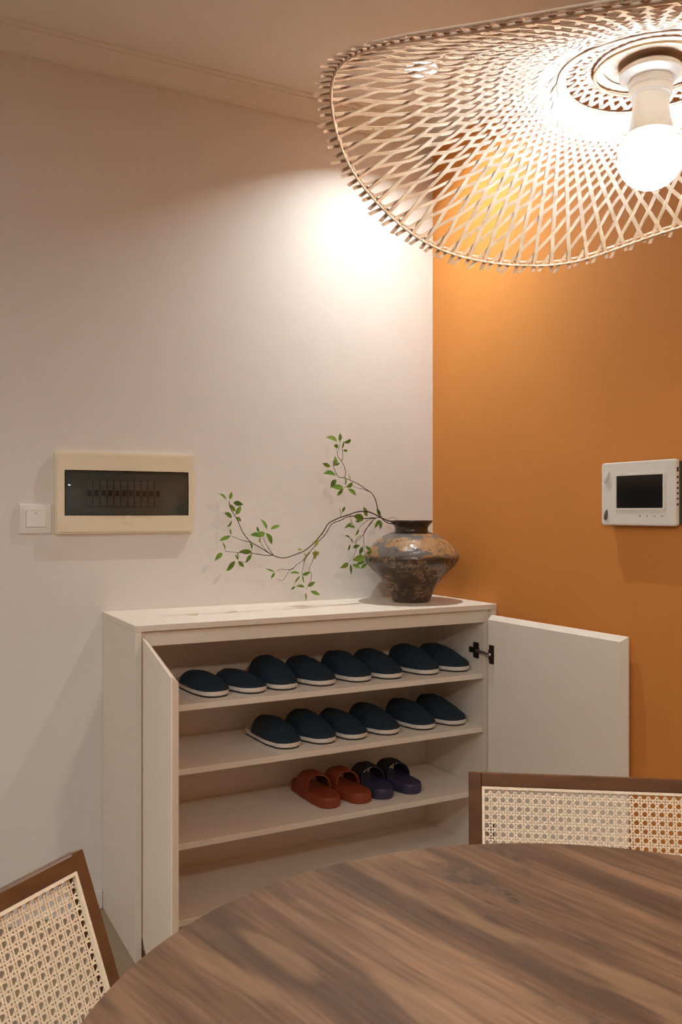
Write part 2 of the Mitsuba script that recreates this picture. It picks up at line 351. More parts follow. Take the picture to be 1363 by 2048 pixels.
def span(c, t):
    """x range of the outline at height t along the foot"""
    xs = []
    for a, b in zip(c, np.roll(c, -1, 0)):
        if (a[1] - t) * (b[1] - t) <= 0 and a[1] != b[1]: xs.append(a[0] + (b[0] - a[0]) * (t - a[1]) / (b[1] - a[1]))
    return (min(xs), max(xs)) if xs else (0, 0)
def slipper_meshes(skew, hk, seed):
    c = outline(skew, heel=.036, ball=.0515)
    r = np.random.default_rng(seed)
    out = rings(c, [(0.004, 0.0), (0.0015, 0.0005), (0.001, 0.004)])
    sole = rings(c, [(0.002, 0.004), (-0.0015, 0.007), (-0.0025, 0.012), (-0.001, 0.0175), (0.002, 0.0195)])
    ins = rings(c, [(0.003, 0.0195), (0.004, 0.0215), (0.008, 0.0222)])
    tmax = c[:, 1].max()
    ts = np.r_[np.linspace(.074, .225, 13), tmax - np.array([.030, .019, .0105, .0045, .0008])]
    hs = np.interp(ts, [.074, .098, .115, .15, .185, .215, .245, tmax - .001], np.array([.050, .0565, .058, .054, .043, .031, .018, .004]) * hk)
    ph = np.linspace(0, np.pi, 19)
    O, I = [], []
    for t, h in zip(ts, hs):
        x0, x1 = span(c, min(t, tmax - .0006)); m, w = (x0 + x1) / 2, (x1 - x0) / 2
        lean = -.006 * (h / .06)
        row = np.stack([m + lean * np.sin(ph) + (w + .0035) * np.cos(ph) * (1 - .04 * np.sin(ph)), np.full(19, t) - .012 * (1 - abs(np.cos(ph))) * (t < .09), .0190 + h * np.sin(ph) ** .72], 1)
        row[:, 2] += (meshkit.noise(np.c_[row[:, 0] * 45, row[:, 1] * 45, np.full(19, seed * 3.7)]) - .5) * .006 * hk * np.sin(ph)
        O.append(row)
        q = row.copy(); q[:, 0] = m + (q[:, 0] - m) * (1 - .0035 / max(w, .006)); q[:, 2] = .0190 + (q[:, 2] - .0190) * max(0., 1 - .0035 / max(h, .004)); I.append(q)
    up = sheet(O, I); up.fix_normals()
    lo = [np.array(o[[0, 1, 2, -3, -2, -1]]) for o in O]
    return {'outsole': (out, 'm_outsole'), 'sole': (sole, 'm_sole'), 'insole': (ins, 'm_insole'), 'upper': (up, 'm_navy')}
PROTO = {}
def slipper(x, y, z, rot, skew, hk, seed, label, group):
    key = (round(skew, 4), round(hk, 2))
    if key not in PROTO: PROTO[key] = {n: mikit.ply(m, b, smooth=35) for n, (m, b) in slipper_meshes(skew, hk, seed).items()}
    t = thing('slipper', label, 'slipper', group)
    to = T().translate([x, y, z + .0002]).rotate([0, 0, 1], 180 + rot)
    for n, d in PROTO[key].items(): put(f'{t}__{n}', d, None, to=to)
ordn = ['first', 'second', 'third', 'fourth', 'fifth', 'sixth', 'seventh', 'eighth']
row1 = [(-1.015, -.066, 10, .68), (-.897, -.068, 8, .58), (-.783, -.064, 9, 1.2), (-.660, -.066, 9, 1.02), (-.526, -.064, 12, 1.12), (-.402, -.066, 7, 1.12), (-.262, -.064, 13, 1.2), (-.140, -.064, 11, 1.08)]
row2 = [(-.772, -.064, 9, .98), (-.655, -.066, 8, 1.12), (-.536, -.066, 10, .90), (-.416, -.066, 8, 1.04), (-.268, -.064, 10, 1.04), (-.148, -.064, 9, 1.08)]
look1 = ['flattened navy slipper tucked behind the open left door, leftmost on the top shelf', 'flattest navy slipper, second from the left on the top shelf', 'tall domed navy slipper, third from the left on the top shelf', 'navy slipper, fourth from the left on the top shelf',
         'navy slipper, fourth from the right on the top shelf', 'navy slipper, third from the right on the top shelf', 'navy slipper, second from the right on the top shelf', 'navy slipper nearest the hinge, rightmost on the top shelf']
look2 = ['navy slipper leftmost on the second shelf down', 'navy slipper, second from the left on the second shelf down', 'low navy slipper, third from the left on the second shelf down',
         'navy slipper, third from the right on the second shelf down', 'navy slipper, second from the right on the second shelf down', 'navy slipper rightmost on the second shelf down']
for i, (x, y, r, hk) in enumerate(row1): slipper(x, y, SH[0], r, .006 * (1 if i % 2 == 0 else -1), hk, i + 1, look1[i] + '', 'navy slippers on the top shelf')
for i, (x, y, r, hk) in enumerate(row2): slipper(x, y, SH[1], r, .006 * (1 if i % 2 == 0 else -1), hk + .003 * i, i + 11, look2[i] + '', 'navy slippers on the second shelf')

def sandal(x, y, z, rot, skew, mains, darks, label, group, holes):
    t = thing('sandal', label, 'sandal', group)
    to = T().translate([x, y, z + .0002]).rotate([0, 0, 1], 180 + rot)
    c = outline(skew, 1.0, heel=.036, ball=.0455)
    put(t + '__sole', rings(c, [(.006, 0), (.002, .001), (.0, .005), (-.001, .020), (.0005, .030), (.003, .0335), (.007, .0335), (.010, .0315)]), mains, 40, to)
    # strap: a broad band from side to side, open towards the toe
    ts = np.linspace(.070, .158, 9); ph = np.linspace(-.07, np.pi + .07, 23)
    O, I = [], []
    for q, s in ((O, 0), (I, .004)):
        for t_ in ts:
            x0, x1 = span(c, t_); m, w = (x0 + x1) / 2, (x1 - x0) / 2 + .003 - s
            h = np.interp(t_, [.070, .115, .158], [.064, .066, .060]) - s
            q.append(np.stack([m + w * np.sign(np.cos(ph)) * np.abs(np.cos(ph)) ** .7, t_ - .016 * (1 - np.abs(np.cos(ph))) * np.interp(t_, [.070, .158], [-1, 1]), .018 + h * np.sign(np.sin(ph)) * np.abs(np.sin(ph)) ** .7], 1))
    m = sheet(O, I); m.fix_normals()
    k = put(t + '__strap', m, mains if not holes else darks, 40, to)
    # inner layer in a darker colour: the shade under the strap, painted in
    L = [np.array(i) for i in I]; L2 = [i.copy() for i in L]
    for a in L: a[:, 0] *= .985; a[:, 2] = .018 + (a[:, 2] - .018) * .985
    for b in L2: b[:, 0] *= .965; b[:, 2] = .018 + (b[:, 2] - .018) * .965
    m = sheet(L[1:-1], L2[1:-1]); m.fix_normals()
    put(t + '__strap_shade', m, darks, 40, to)
    if holes:
        ms = []
        for a in np.linspace(.33, .52, 4):
            P = O[0][int(a * 22)]
            ms.append(trimesh.creation.icosphere(subdivisions=1, radius=.0022).apply_translation(O[8][int(a * 22)] + np.array([0, .0002, -.003])))
        put(t + '__lit_hole', cat(ms), 'm_sole', True, to, label='row of pale dots painted as light through the strap holes')  # pale dots stand for light showing through the strap holes
    foot = rings(offset(c, .012), [(0, .0305), (.001, .0325), (.004, .0328)])
    put(t + '__footbed', foot, mains, 40, to)
sandal(-.598, -.052, SH[2], 4, .006, 'm_rust', 'm_rust_shade', 'rust orange slide sandal leftmost on the third shelf', 'orange sandals', False)
sandal(-.498, -.060, SH[2], 4, -.006, 'm_rust', 'm_rust_shade', 'rust orange slide sandal right beside the indigo sandals', 'orange sandals', False)
sandal(-.384, -.056, SH[2], 0, .006, 'm_indigo', 'm_indigo_dark', 'dark indigo slide sandal beside the orange sandals on the third shelf', 'indigo sandals', True)
sandal(-.288, -.054, SH[2], 1, -.006, 'm_indigo', 'm_indigo_dark', 'dark indigo slide sandal furthest right on the third shelf', 'indigo sandals', True)

# ------------------------------------------------------------------ vase
VC = (-0.218, -0.1907, ZT)
vp = [(0.0005, .012), (.05, .010), (.055, 0.0), (.0625, 0.0005), (.0665, .006), (.0700, .016), (.0815, .046), (.0980, .070), (.1118, .087), (.1330, .109), (.1537, .129), (.1625, .140), (.1665, .150), (.1675, .157), (.1655, .165), (.1590, .176), (.1454, .193), (.1250, .212), (.1030, .228), (.0820, .2385), (.0705, .2415), (.0660, .2440),
      (.0610, .2440), (.0580, .2490), (.0572, .2550), (.0590, .2620), (.0650, .2710), (.0725, .2795), (.0750, .2830), (.0745, .2850), (.0720, .2845), (.0640, .2740), (.0560, .2640), (.0530, .2550), (.0560, .2440), (.0800, .2330), (.1200, .2060), (.1550, .1650), (.1550, .145), (.10, .085), (.066, .03), (.0005, .018)]
from scipy.interpolate import PchipInterpolator
vpa = np.array(vp); sv = np.r_[0, np.cumsum(np.linalg.norm(np.diff(vpa, axis=0), axis=1))]
su = np.unique(np.r_[sv, np.linspace(0, sv[-1], 150)])
vm = lathe(PchipInterpolator(sv, vpa)(su), 96, VC)
dv = vm.vertices - np.array(VC); rr = np.hypot(dv[:, 0], dv[:, 1])
bumpy = (meshkit.fbm(dv * 30, 3, seed=3) - .5) * .004 * np.clip((rr - .07) / .03, 0, 1)
vm.vertices[:, :2] += dv[:, :2] / np.maximum(rr, 1e-4)[:, None] * bumpy[:, None]
vase = thing('vase', 'wide shouldered earthenware vase with mottled brown and tan glaze on the cabinet top', 'vase')
put(vase + '__body', vm, 'm_vase', 40)

#BRANCH-BEGIN
STEMS = [(2.3,[(-236,-195,1179),(-256,-195,1198),(-285,-193,1210),(-338,-191,1229),(-366,-193,1241),(-394,-199,1250),(-424,-206,1252),(-448,-211,1250),(-482,-217,1241),(-516,-222,1232),(-542,-225,1223),(-565,-228,1211),(-580,-226,1188),(-602,-224,1162),(-622,-226,1144),(-665,-230,1119),(-690,-233,1112),(-722,-233,1103),(-745,-234,1105),(-765,-236,1112),(-791,-237,1126),(-815,-236,1141),(-839,-233,1155),(-858,-228,1176),(-870,-224,1198),(-878,-223,1219),(-889,-225,1236),(-910,-233,1267),(-914,-237,1284)]),
(1.2,[(-762,-235,1110),(-778,-238,1129),(-794,-238,1155),(-798,-235,1172)]),
(1.0,[(-775,-236,1116),(-805,-237,1147),(-812,-235,1162)]),
(1.2,[(-841,-233,1156),(-860,-231,1159),(-881,-230,1166),(-907,-230,1176)]),
(1.3,[(-768,-236,1112),(-782,-235,1112),(-823,-234,1118),(-838,-234,1121),(-883,-235,1123),(-906,-237,1126),(-929,-239,1129)]),
(0.9,[(-838,-234,1121),(-839,-233,1112),(-852,-232,1095),(-871,-234,1096)]),
(0.9,[(-884,-235,1123),(-884,-235,1101)]),
(1.7,[(-364,-191,1230),(-384,-192,1229),(-412,-197,1228),(-474,-213,1236),(-499,-217,1229),(-517,-219,1221),(-547,-224,1212),(-561,-222,1194),(-572,-220,1175),(-593,-221,1157),(-611,-222,1138),(-648,-224,1102),(-661,-224,1089),(-681,-224,1077),(-688,-222,1068),(-719,-221,1065),(-744,-218,1060)]),
(0.8,[(-688,-222,1068),(-708,-215,1048),(-720,-209,1030),(-740,-210,1036)]),
(1.0,[(-628,-222,1117),(-651,-222,1081),(-655,-219,1057),(-657,-217,1044)]),
(1.0,[(-608,-219,1125),(-610,-217,1106),(-625,-218,1075),(-630,-218,1062),(-622,-217,1048),(-626,-215,1019),(-638,-213,998)]),
(1.8,[(-285,-193,1210),(-339,-191,1230),(-358,-196,1263),(-376,-206,1299),(-392,-211,1315),(-420,-217,1329),(-452,-218,1347),(-477,-218,1356),(-501,-217,1364),(-518,-216,1366),(-532,-212,1389),(-537,-212,1402),(-534,-210,1424)]),
(1.0,[(-501,-217,1364),(-492,-213,1385),(-495,-210,1401),(-505,-208,1420),(-519,-208,1438),(-514,-205,1463),(-508,-202,1487)]),
(1.0,[(-505,-208,1420),(-498,-204,1439),(-498,-201,1461),(-492,-198,1484)]),
(0.9,[(-406,-214,1319),(-434,-219,1328),(-454,-221,1332),(-469,-221,1337),(-498,-223,1333),(-510,-224,1327)]),
(1.3,[(-345,-191,1230),(-355,-191,1231),(-376,-190,1219),(-394,-188,1197),(-409,-186,1172),(-434,-186,1153),(-454,-187,1143)]),
(1.0,[(-364,-191,1229),(-400,-193,1219),(-426,-193,1200),(-435,-192,1192)]),
(1.0,[(-376,-190,1219),(-382,-188,1208),(-404,-187,1186),(-406,-184,1156),(-404,-183,1133),(-401,-183,1106),(-395,-184,1083),(-406,-186,1067)]),
(0.8,[(-416,-186,1170),(-437,-186,1148),(-436,-184,1123),(-452,-185,1093),(-466,-188,1080)]),
(0.7,[(-285,-193,1212),(-310,-192,1227),(-291,-193,1230),(-272,-194,1218),(-256,-195,1206)]),
(0.8,[(-474,-213,1236),(-464,-205,1217),(-448,-196,1198)]),
(0.8,[(-516,-222,1233),(-511,-225,1250)]),
]
LEAVES = [((-508,-202,1487),(-515,-215,1513),0),((-498,-201,1464),(-495,-206,1488),0),((-490,-198,1484),(-456,-185,1496),0),((-520,-205,1485),(-568,-218,1496),0),((-516,-205,1468),(-541,-221,1470),0),((-495,-201,1458),(-477,-201,1455),0),((-548,-212,1400),(-579,-214,1411),0),((-530,-215,1372),(-579,-220,1376),0),((-531,-217,1358),(-549,-217,1330),0),((-507,-223,1334),(-552,-232,1331),0),((-507,-224,1327),(-535,-232,1304),0),((-489,-224,1326),(-458,-224,1305),0),((-499,-222,1340),(-498,-220,1367),0),((-475,-218,1355),(-478,-213,1379),0),((-495,-223,1334),(-466,-216,1348),0),((-536,-212,1402),(-526,-200,1437),0),((-528,-211,1405),(-516,-216,1415),0),((-511,-225,1250),(-500,-225,1268),0),((-517,-224,1240),(-524,-227,1263),0),((-399,-196,1236),(-425,-216,1267),0),((-414,-197,1226),(-468,-224,1237),0),((-347,-192,1236),(-357,-188,1262),0),((-348,-190,1223),(-369,-194,1194),0),((-345,-190,1222),(-348,-196,1190),0),((-463,-204,1214),(-489,-199,1196),0),((-448,-196,1198),(-478,-204,1202),0),((-428,-191,1192),(-444,-192,1169),0),((-428,-198,1218),(-447,-198,1218),0),((-454,-188,1148),(-492,-210,1170),0),((-460,-187,1140),(-467,-184,1118),0),((-449,-185,1129),(-423,-188,1137),0),((-409,-183,1131),(-428,-194,1103),0),((-398,-183,1133),(-373,-183,1113),0),((-395,-183,1108),(-366,-178,1107),0),((-392,-184,1094),(-357,-200,1090),0),((-392,-184,1089),(-374,-186,1073),0),((-401,-183,1095),(-456,-192,1087),0),((-399,-184,1081),(-436,-182,1071),0),((-393,-185,1075),(-418,-185,1056),0),((-451,-187,1071),(-424,-196,1059),0),((-467,-188,1077),(-502,-191,1061),0),((-460,-188,1074),(-462,-196,1037),0),
((-924,-239,1285),(-950,-244,1306),0),((-913,-238,1289),(-904,-235,1312),0),((-898,-233,1280),(-864,-228,1273),0),((-890,-227,1252),(-909,-231,1274),0),((-888,-225,1242),(-868,-218,1269),0),((-901,-227,1234),(-932,-245,1247),0),((-886,-224,1233),(-865,-215,1221),0),((-902,-226,1224),(-919,-233,1203),0),((-906,-229,1179),(-909,-230,1199),0),((-908,-230,1176),(-949,-246,1161),0),((-929,-239,1132),(-935,-233,1157),0),((-938,-241,1124),(-967,-256,1101),0),((-884,-235,1101),(-891,-229,1118),0),((-894,-237,1096),(-929,-253,1068),0),((-883,-235,1096),(-862,-231,1078),0),((-838,-235,1125),(-882,-239,1127),0),((-839,-234,1117),(-857,-231,1091),0),((-844,-233,1155),(-842,-244,1132),0),((-803,-234,1175),(-844,-239,1177),0),((-812,-230,1185),(-815,-220,1204),0),((-785,-230,1195),(-799,-214,1228),0),((-772,-232,1195),(-739,-234,1206),0),((-789,-234,1183),(-769,-232,1146),0),((-792,-232,1185),(-825,-241,1172),0),((-752,-217,1058),(-782,-215,1069),0),((-751,-216,1055),(-767,-221,1038),0),((-663,-218,1050),(-696,-208,1050),0),((-662,-216,1042),(-678,-209,1018),0),((-654,-217,1044),(-625,-216,1054),0),((-654,-216,1041),(-641,-204,1016),0),((-643,-212,1004),(-671,-204,1007),0),((-675,-208,1007),(-687,-200,997),0),((-631,-214,1006),(-612,-229,1022),0),((-623,-215,990),(-594,-226,978),0),((-639,-212,986),(-646,-225,960),0),
((-623,-228,1153),(-607,-229,1140),1),((-602,-224,1162),(-614,-230,1136),1),((-588,-225,1179),(-569,-212,1171),1),((-616,-219,1115),(-594,-223,1114),1),((-612,-218,1112),(-608,-222,1095),1),((-644,-224,1102),(-656,-230,1116),1),
((-678,-234,1129),(-658,-225,1128),1),((-621,-227,1152),(-599,-212,1143),1),((-621,-221,1117),(-589,-210,1113),1),((-614,-219,1114),(-614,-225,1096),1),((-646,-223,1097),(-644,-226,1110),1),((-654,-223,1086),(-643,-221,1102),1),((-809,-234,1169),(-820,-249,1153),1),
]

br = thing('leafy_branch', 'dark leafy branch spray leaning out of the vase to the left', 'branch')
for r, pts in STEMS:
    p = spl(np.array(pts) / 1000.0, 12 + 6 * len(pts))
    put(br + '__stem', tube(p, np.linspace(r, max(.55, r * .45), len(p)) * .001, 7), 'm_stem', True)
def leaf(b, tip, wide, roll, curl):
    b, tip = np.array(b), np.array(tip); d = tip - b; L = np.linalg.norm(d); d /= L
    s = np.cross(d, np.array([0.35, -1.0, 0.45])); s /= np.linalg.norm(s); n = np.cross(s, d)
    s, n = s * math.cos(roll) + n * math.sin(roll), n * math.cos(roll) - s * math.sin(roll)
    u = np.linspace(0, 1, 9); w = wide * L * .5 * np.sin(np.pi * u ** .85) ** .9
    w[0] = w[-1] = .0004
    P = b + d * (u * L)[:, None] + n * (curl * L * u * (1 - u) * 2)[:, None]
    v = np.vstack([P + s * w[:, None] + n * (w * .28)[:, None], P, P - s * w[:, None] + n * (w * .28)[:, None]])
    i = np.arange(8); f = []
    for k in (0, 9): f += [np.stack([i + k, i + k + 1, i + k + 10], 1), np.stack([i + k, i + k + 10, i + k + 9], 1)]
    return trimesh.Trimesh(v, np.vstack(f), process=False)
lr = np.random.default_rng(5)
for i, (b, tp, pale) in enumerate(LEAVES):
    put(br + '__leaf', leaf(np.array(b) / 1000., np.array(tp) / 1000., lr.uniform(.36, .52), lr.uniform(-.7, .7), lr.uniform(-.2, .25)), f'm_leaf{3 if pale else int(lr.integers(0, 3))}', True)
#BRANCH-END

# ------------------------------------------------------------------ distribution box, switch, intercom
def wallbox(x0, x1, z0, z1): return (x0 + x1) / 2, (z0 + z1) / 2, x1 - x0, z1 - z0
TFB = lambda x, y, z: M4([(1, 0, 0), (0, 0, 1), (0, -1, 0)], (x, y, z))      # local z points out of the cream wall
bx0, bx1, bz0, bz1 = -1.3965, -0.9565, 1.182, 1.436
cx_, cz_, w_, h_ = wallbox(bx0, bx1, bz0, bz1)
px0, px1, pz0, pz1 = -1.3690, -0.9740, 1.2388, 1.3803
pcx, pcz, pw, ph_ = wallbox(px0, px1, pz0, pz1)
t = thing('distribution_box', 'cream plastic electrical distribution box with a smoked window on the cream wall', 'electrical box')
fr = frame_mesh(w_, h_, pw, ph_, 0.016, TFB(cx_, -0.0003, cz_), .006, (pcx - cx_, pcz - cz_))
fr2 = frame_mesh(w_ - .012, h_ - .012, pw, ph_, 0.006, TFB(cx_, -0.0163, cz_), .006, (pcx - cx_, pcz - cz_))
put(t + '__frame', cat([fr, fr2]), 'm_cream_plastic')
put(t + '__back_plate', cbox(px0 - .002, px1 + .002, -0.0035, -0.0005, pz0 - .002, pz1 + .002, 0), 'm_box_inside')
xs = np.linspace(-1.292, -1.075, 11)
for i, x in enumerate(xs):
    b = put(t + '__breaker', cbox(x - .0095, x + .0095, -0.0125, -0.004, 1.268, 1.350, .001), 'm_breaker')
    put(b + '__toggle', cbox(x - .006, x + .006, -0.0165, -0.0126, 1.300, 1.318, .0015), 'm_dark_plastic')
# smoked cover, slightly domed
gx, gz = np.meshgrid(np.linspace(-1, 1, 33), np.linspace(-1, 1, 13), indexing='ij')
dome = -(0.0185 + 0.006 * (1 - gx ** 2) ** .8 + 0.004 * (1 - gz ** 2))
gv = np.stack([pcx + gx * pw / 2, dome, pcz + gz * ph_ / 2], -1)
I_, J_ = np.meshgrid(np.arange(32), np.arange(12), indexing='ij')
q = np.stack([I_ * 13 + J_, (I_ + 1) * 13 + J_, (I_ + 1) * 13 + J_ + 1, I_ * 13 + J_ + 1], -1).reshape(-1, 4)
put(t + '__window', trimesh.Trimesh(gv.reshape(-1, 3), np.vstack([q[:, [0, 1, 2]], q[:, [0, 2, 3]]]), process=False), 'm_smoked', True, label='smoked clear window cover')
edge = frame_mesh(pw, ph_, pw - .005, ph_ - .005, .003, TFB(pcx, -0.0165, pcz), .001)
put(t + '__window_rim', edge, 'm_dark_plastic')
lat = trimesh.creation.cylinder(radius=.0125, height=.003, sections=28); lat.apply_transform(TFB(pcx, -.0226, pz0 - .0125))
put(t + '__latch', lat, 'm_cream_plastic')

t = thing('light_switch', 'square white rocker light switch left of the distribution box', 'light switch')
sx0, sx1, sz0, sz1 = -1.5005, -1.4030, 1.1825, 1.2750
scx, scz, sw, sh = wallbox(sx0, sx1, sz0, sz1)
def bev(w, h, d, b, tf):
    m = trimesh.Trimesh(*hull([[sx * w / 2, sy * h / 2, z] for z in (0, d * .5) for sx in (-1, 1) for sy in (-1, 1)] + [[sx * (w / 2 - b), sy * (h / 2 - b), d] for sx in (-1, 1) for sy in (-1, 1)]), process=False)
    m.apply_transform(tf); return m
put(t + '__plate', bev(sw, sh, .009, .004, TFB(scx, -.0003, scz)), 'm_white_plastic')
put(t + '__surround', frame_mesh(sw * .72, sh * .70, sw * .60, sh * .56, .003, TFB(scx, -.0092, scz), .003), 'm_white_plastic')
put(t + '__rocker', bev(sw * .585, sh * .545, .0042, .0015, TFB(scx, -.0093, scz)), 'm_white_plastic')
put(t + '__indicator', cbox(scx - .003, scx + .003, -.0142, -.0133, scz + .017, scz + .0185, 0), 'm_dark_plastic', label='tiny dark indicator mark')

TFO = lambda x, y, z: M4([(0, -1, 0), (0, 0, 1), (-1, 0, 0)], (x, y, z))     # local x to the viewer's right, z out of the orange wall
iy0, iy1, iz0, iz1 = -0.9150, -1.1830, 1.2125, 1.3900
icy, icz, iw, ih = (iy0 + iy1) / 2, (iz0 + iz1) / 2, iy0 - iy1, iz1 - iz0
t = thing('intercom', 'white video intercom with a black screen on the orange wall', 'intercom')
put(t + '__back_housing', bev(iw - .012, ih - .010, .018, .001, TFO(-.0003, icy - .004, icz)), 'm_green_plastic', label='dark green back housing')
sc_y, sc_z, scw, sch = -1.0584, 1.3060, .166, .0905
def ring_hull(w, h, r, z, n=6):
    g = sbox(-w / 2 + r, -h / 2 + r, w / 2 - r, h / 2 - r).buffer(r, n); c = np.array(g.exterior.coords)[:-1]; return np.c_[c, np.full(len(c), z)]
face = loft([ring_hull(iw, ih, .008, .0), ring_hull(iw, ih, .008, .009), ring_hull(iw - .003, ih - .003, .007, .0115), ring_hull(iw - .010, ih - .010, .005, .0125)])
face.fix_normals(); face.apply_transform(TFO(-.0184, icy, icz))
put(t + '__face', face, 'm_white_plastic', 30)
F0 = -.0184 - .0125
put(t + '__screen_bezel', frame_mesh(scw + .010, sch + .010, scw, sch, .0022, TFO(F0 - .0001, sc_y, sc_z), .002), 'm_white_plastic')
put(t + '__screen', bev(scw - .0005, sch - .0005, .0012, .0005, TFO(F0 - .0001, sc_y, sc_z)), 'm_screen', label='black glass screen')
def oval(l, w, d, ang, y, z):
    g = Point(0, 0).buffer(1, 16); c = np.array(g.exterior.coords)[:-1]
    ca, sa = math.cos(ang), math.sin(ang); R = np.array([[ca, sa], [-sa, ca]])
    taper = lambda q: np.c_[q[:, 0], q[:, 1] * (1 - .25 * q[:, 0])]
    rs = [np.c_[(taper(c) * np.array([l / 2, w / 2]) * s) @ R, np.full(len(c), zz)] for s, zz in ((1, 0), (.93, d * .6), (.7, d))]
    m = loft(rs); m.fix_normals(); m.apply_transform(TFO(F0 - .0001, y, z)); return m
put(t + '__speaker_grip', oval(.034, .011, .006, math.radians(62), -.9385, 1.349), 'm_white_plastic', True)
put(t + '__call_button', oval(.031, .012, .004, math.radians(78), -.9345, 1.2415), 'm_grey_dark', True, label='dark grey oval button')
mk = lambda y, z, w, h: cbox(F0 - .0007, F0 - .0001, y - w / 2, y + w / 2, z - h / 2, z + h / 2, 0)
put(t + '__maker_mark', cat([mk(-.984 - i * .0036, 1.3556, .0028, .0026) for i in range(7)]), 'm_grey_text', label='small dark printed mark')
for y, w, h in ((-1.0605, .0035, .0045), (-1.086, .0025, .0045), (-1.111, .008, .0018), (-1.138, .009, .0018)): put(t + '__touch_mark', mk(y, 1.2392, w, h), 'm_grey_text')
for z, h in ((1.362, .012), (1.342, .006), (1.327, .005), (1.313, .005), (1.299, .005), (1.285, .005), (1.270, .006)):
    put(t + '__side_button', cbox(-.0275, -.0215, iy1 - .0012, iy1 + .002, z - h / 2, z + h / 2, .0005), 'm_dark_plastic')

# ------------------------------------------------------------------ dining table
TC = np.array([-1.269, -2.2292]); TR = 0.530
t = thing('dining_table', 'round dark wood grain dining table in the foreground', 'table')
put(t + '__tabletop', lathe([(0.0005, .722), (TR - .030, .722), (TR - .006, .732), (TR - .0015, .740), (TR, .745), (TR - .001, .7485), (TR - .003, .75), (0.0005, .75)], 160, (*TC, 0)), 'm_table', 30)
put(t + '__pedestal', lathe([(.10, .7215), (.085, .715), (.055, .68), (.045, .55), (.045, .25), (.06, .10), (.075, .045)], 48, (*TC, 0)), 'm_walnut', 40)
put(t + '__base', lathe([(.0005, .05), (.07, .05), (.20, .035), (.30, .022), (.31, .016), (.31, .003), (.305, .0), (.0005, .0)], 72, (*TC, 0)), 'm_walnut', 40)

# ------------------------------------------------------------------ chairs with cane backs
def bar(p0, p1, wx, wy, ex, ey, c=.002):
    """square bar from p0 to p1 with chamfered section; ex, ey: section axes"""
    p0, p1, ex, ey = (np.array(a, float) for a in (p0, p1, ex, ey))
    pts = []
    for P in (p0, p1):
        for sx, sy in ((1, 1), (1, -1), (-1, 1), (-1, -1)):
            pts += [P + ex * sx * (wx / 2 - c) + ey * sy * wy / 2, P + ex * sx * wx / 2 + ey * sy * (wy / 2 - c)]
    return trimesh.Trimesh(*hull(pts), process=False)
def cane_mesh(w, h, pitch, tf):
    """six-way woven cane: pairs across and up, singles on both diagonals; lies in local xy"""
    ms = []
    sw_, th = pitch * .135, .0007
    gap = pitch * .16
    def strand(a, b, z):
        a, b = np.array(a), np.array(b); d = b - a; L = np.linalg.norm(d)
        if L < .002: return
        d /= L; n = np.array([-d[1], d[0]]) * sw_ / 2
        v = [[*(P + s * n), z + zz] for P in (a, b) for s, zz in ((-1, -th / 2), (1, -th / 2), (1, th / 2), (-1, th / 2))]
        f = [[0, 1, 5], [0, 5, 4], [1, 2, 6], [1, 6, 5], [2, 3, 7], [2, 7, 6], [3, 0, 4], [3, 4, 7], [0, 2, 1], [0, 3, 2], [4, 5, 6], [4, 6, 7]]
        ms.append((np.array(v), np.array(f)))
    nx, ny = int(round(w / pitch)), int(round(h / pitch))
    px_, py_ = w / nx, h / ny
    for i in range(nx + 1):
        for s in (-1, 1):
            x = -w / 2 + i * px_ + s * gap
            if abs(x) < w / 2: strand((x, -h / 2), (x, h / 2), 0)
    for j in range(ny + 1):
        for s in (-1, 1):
            y = -h / 2 + j * py_ + s * gap
            if abs(y) < h / 2: strand((-w / 2, y), (w / 2, y), .0007)
    rect = sbox(-w / 2, -h / 2, w / 2, h / 2)
    for k in range(-ny - 1, nx + ny + 2):
        for sg in (1, -1):
            x0 = -w / 2 + k * px_
            l = LineString([(x0 + px_ / 2, -h / 2), (x0 + px_ / 2 + sg * ny * px_, h / 2)]).intersection(rect)
            if l.length > .004:
                c = list(l.coords); strand(c[0], c[-1], .0014 if sg > 0 else .0021)
    v = np.vstack([m[0] for m in ms]); f = np.vstack([m[1] + 8 * i for i, m in enumerate(ms)])
    m = trimesh.Trimesh(v, f, process=False); m.apply_transform(tf); return m
CANE = {}
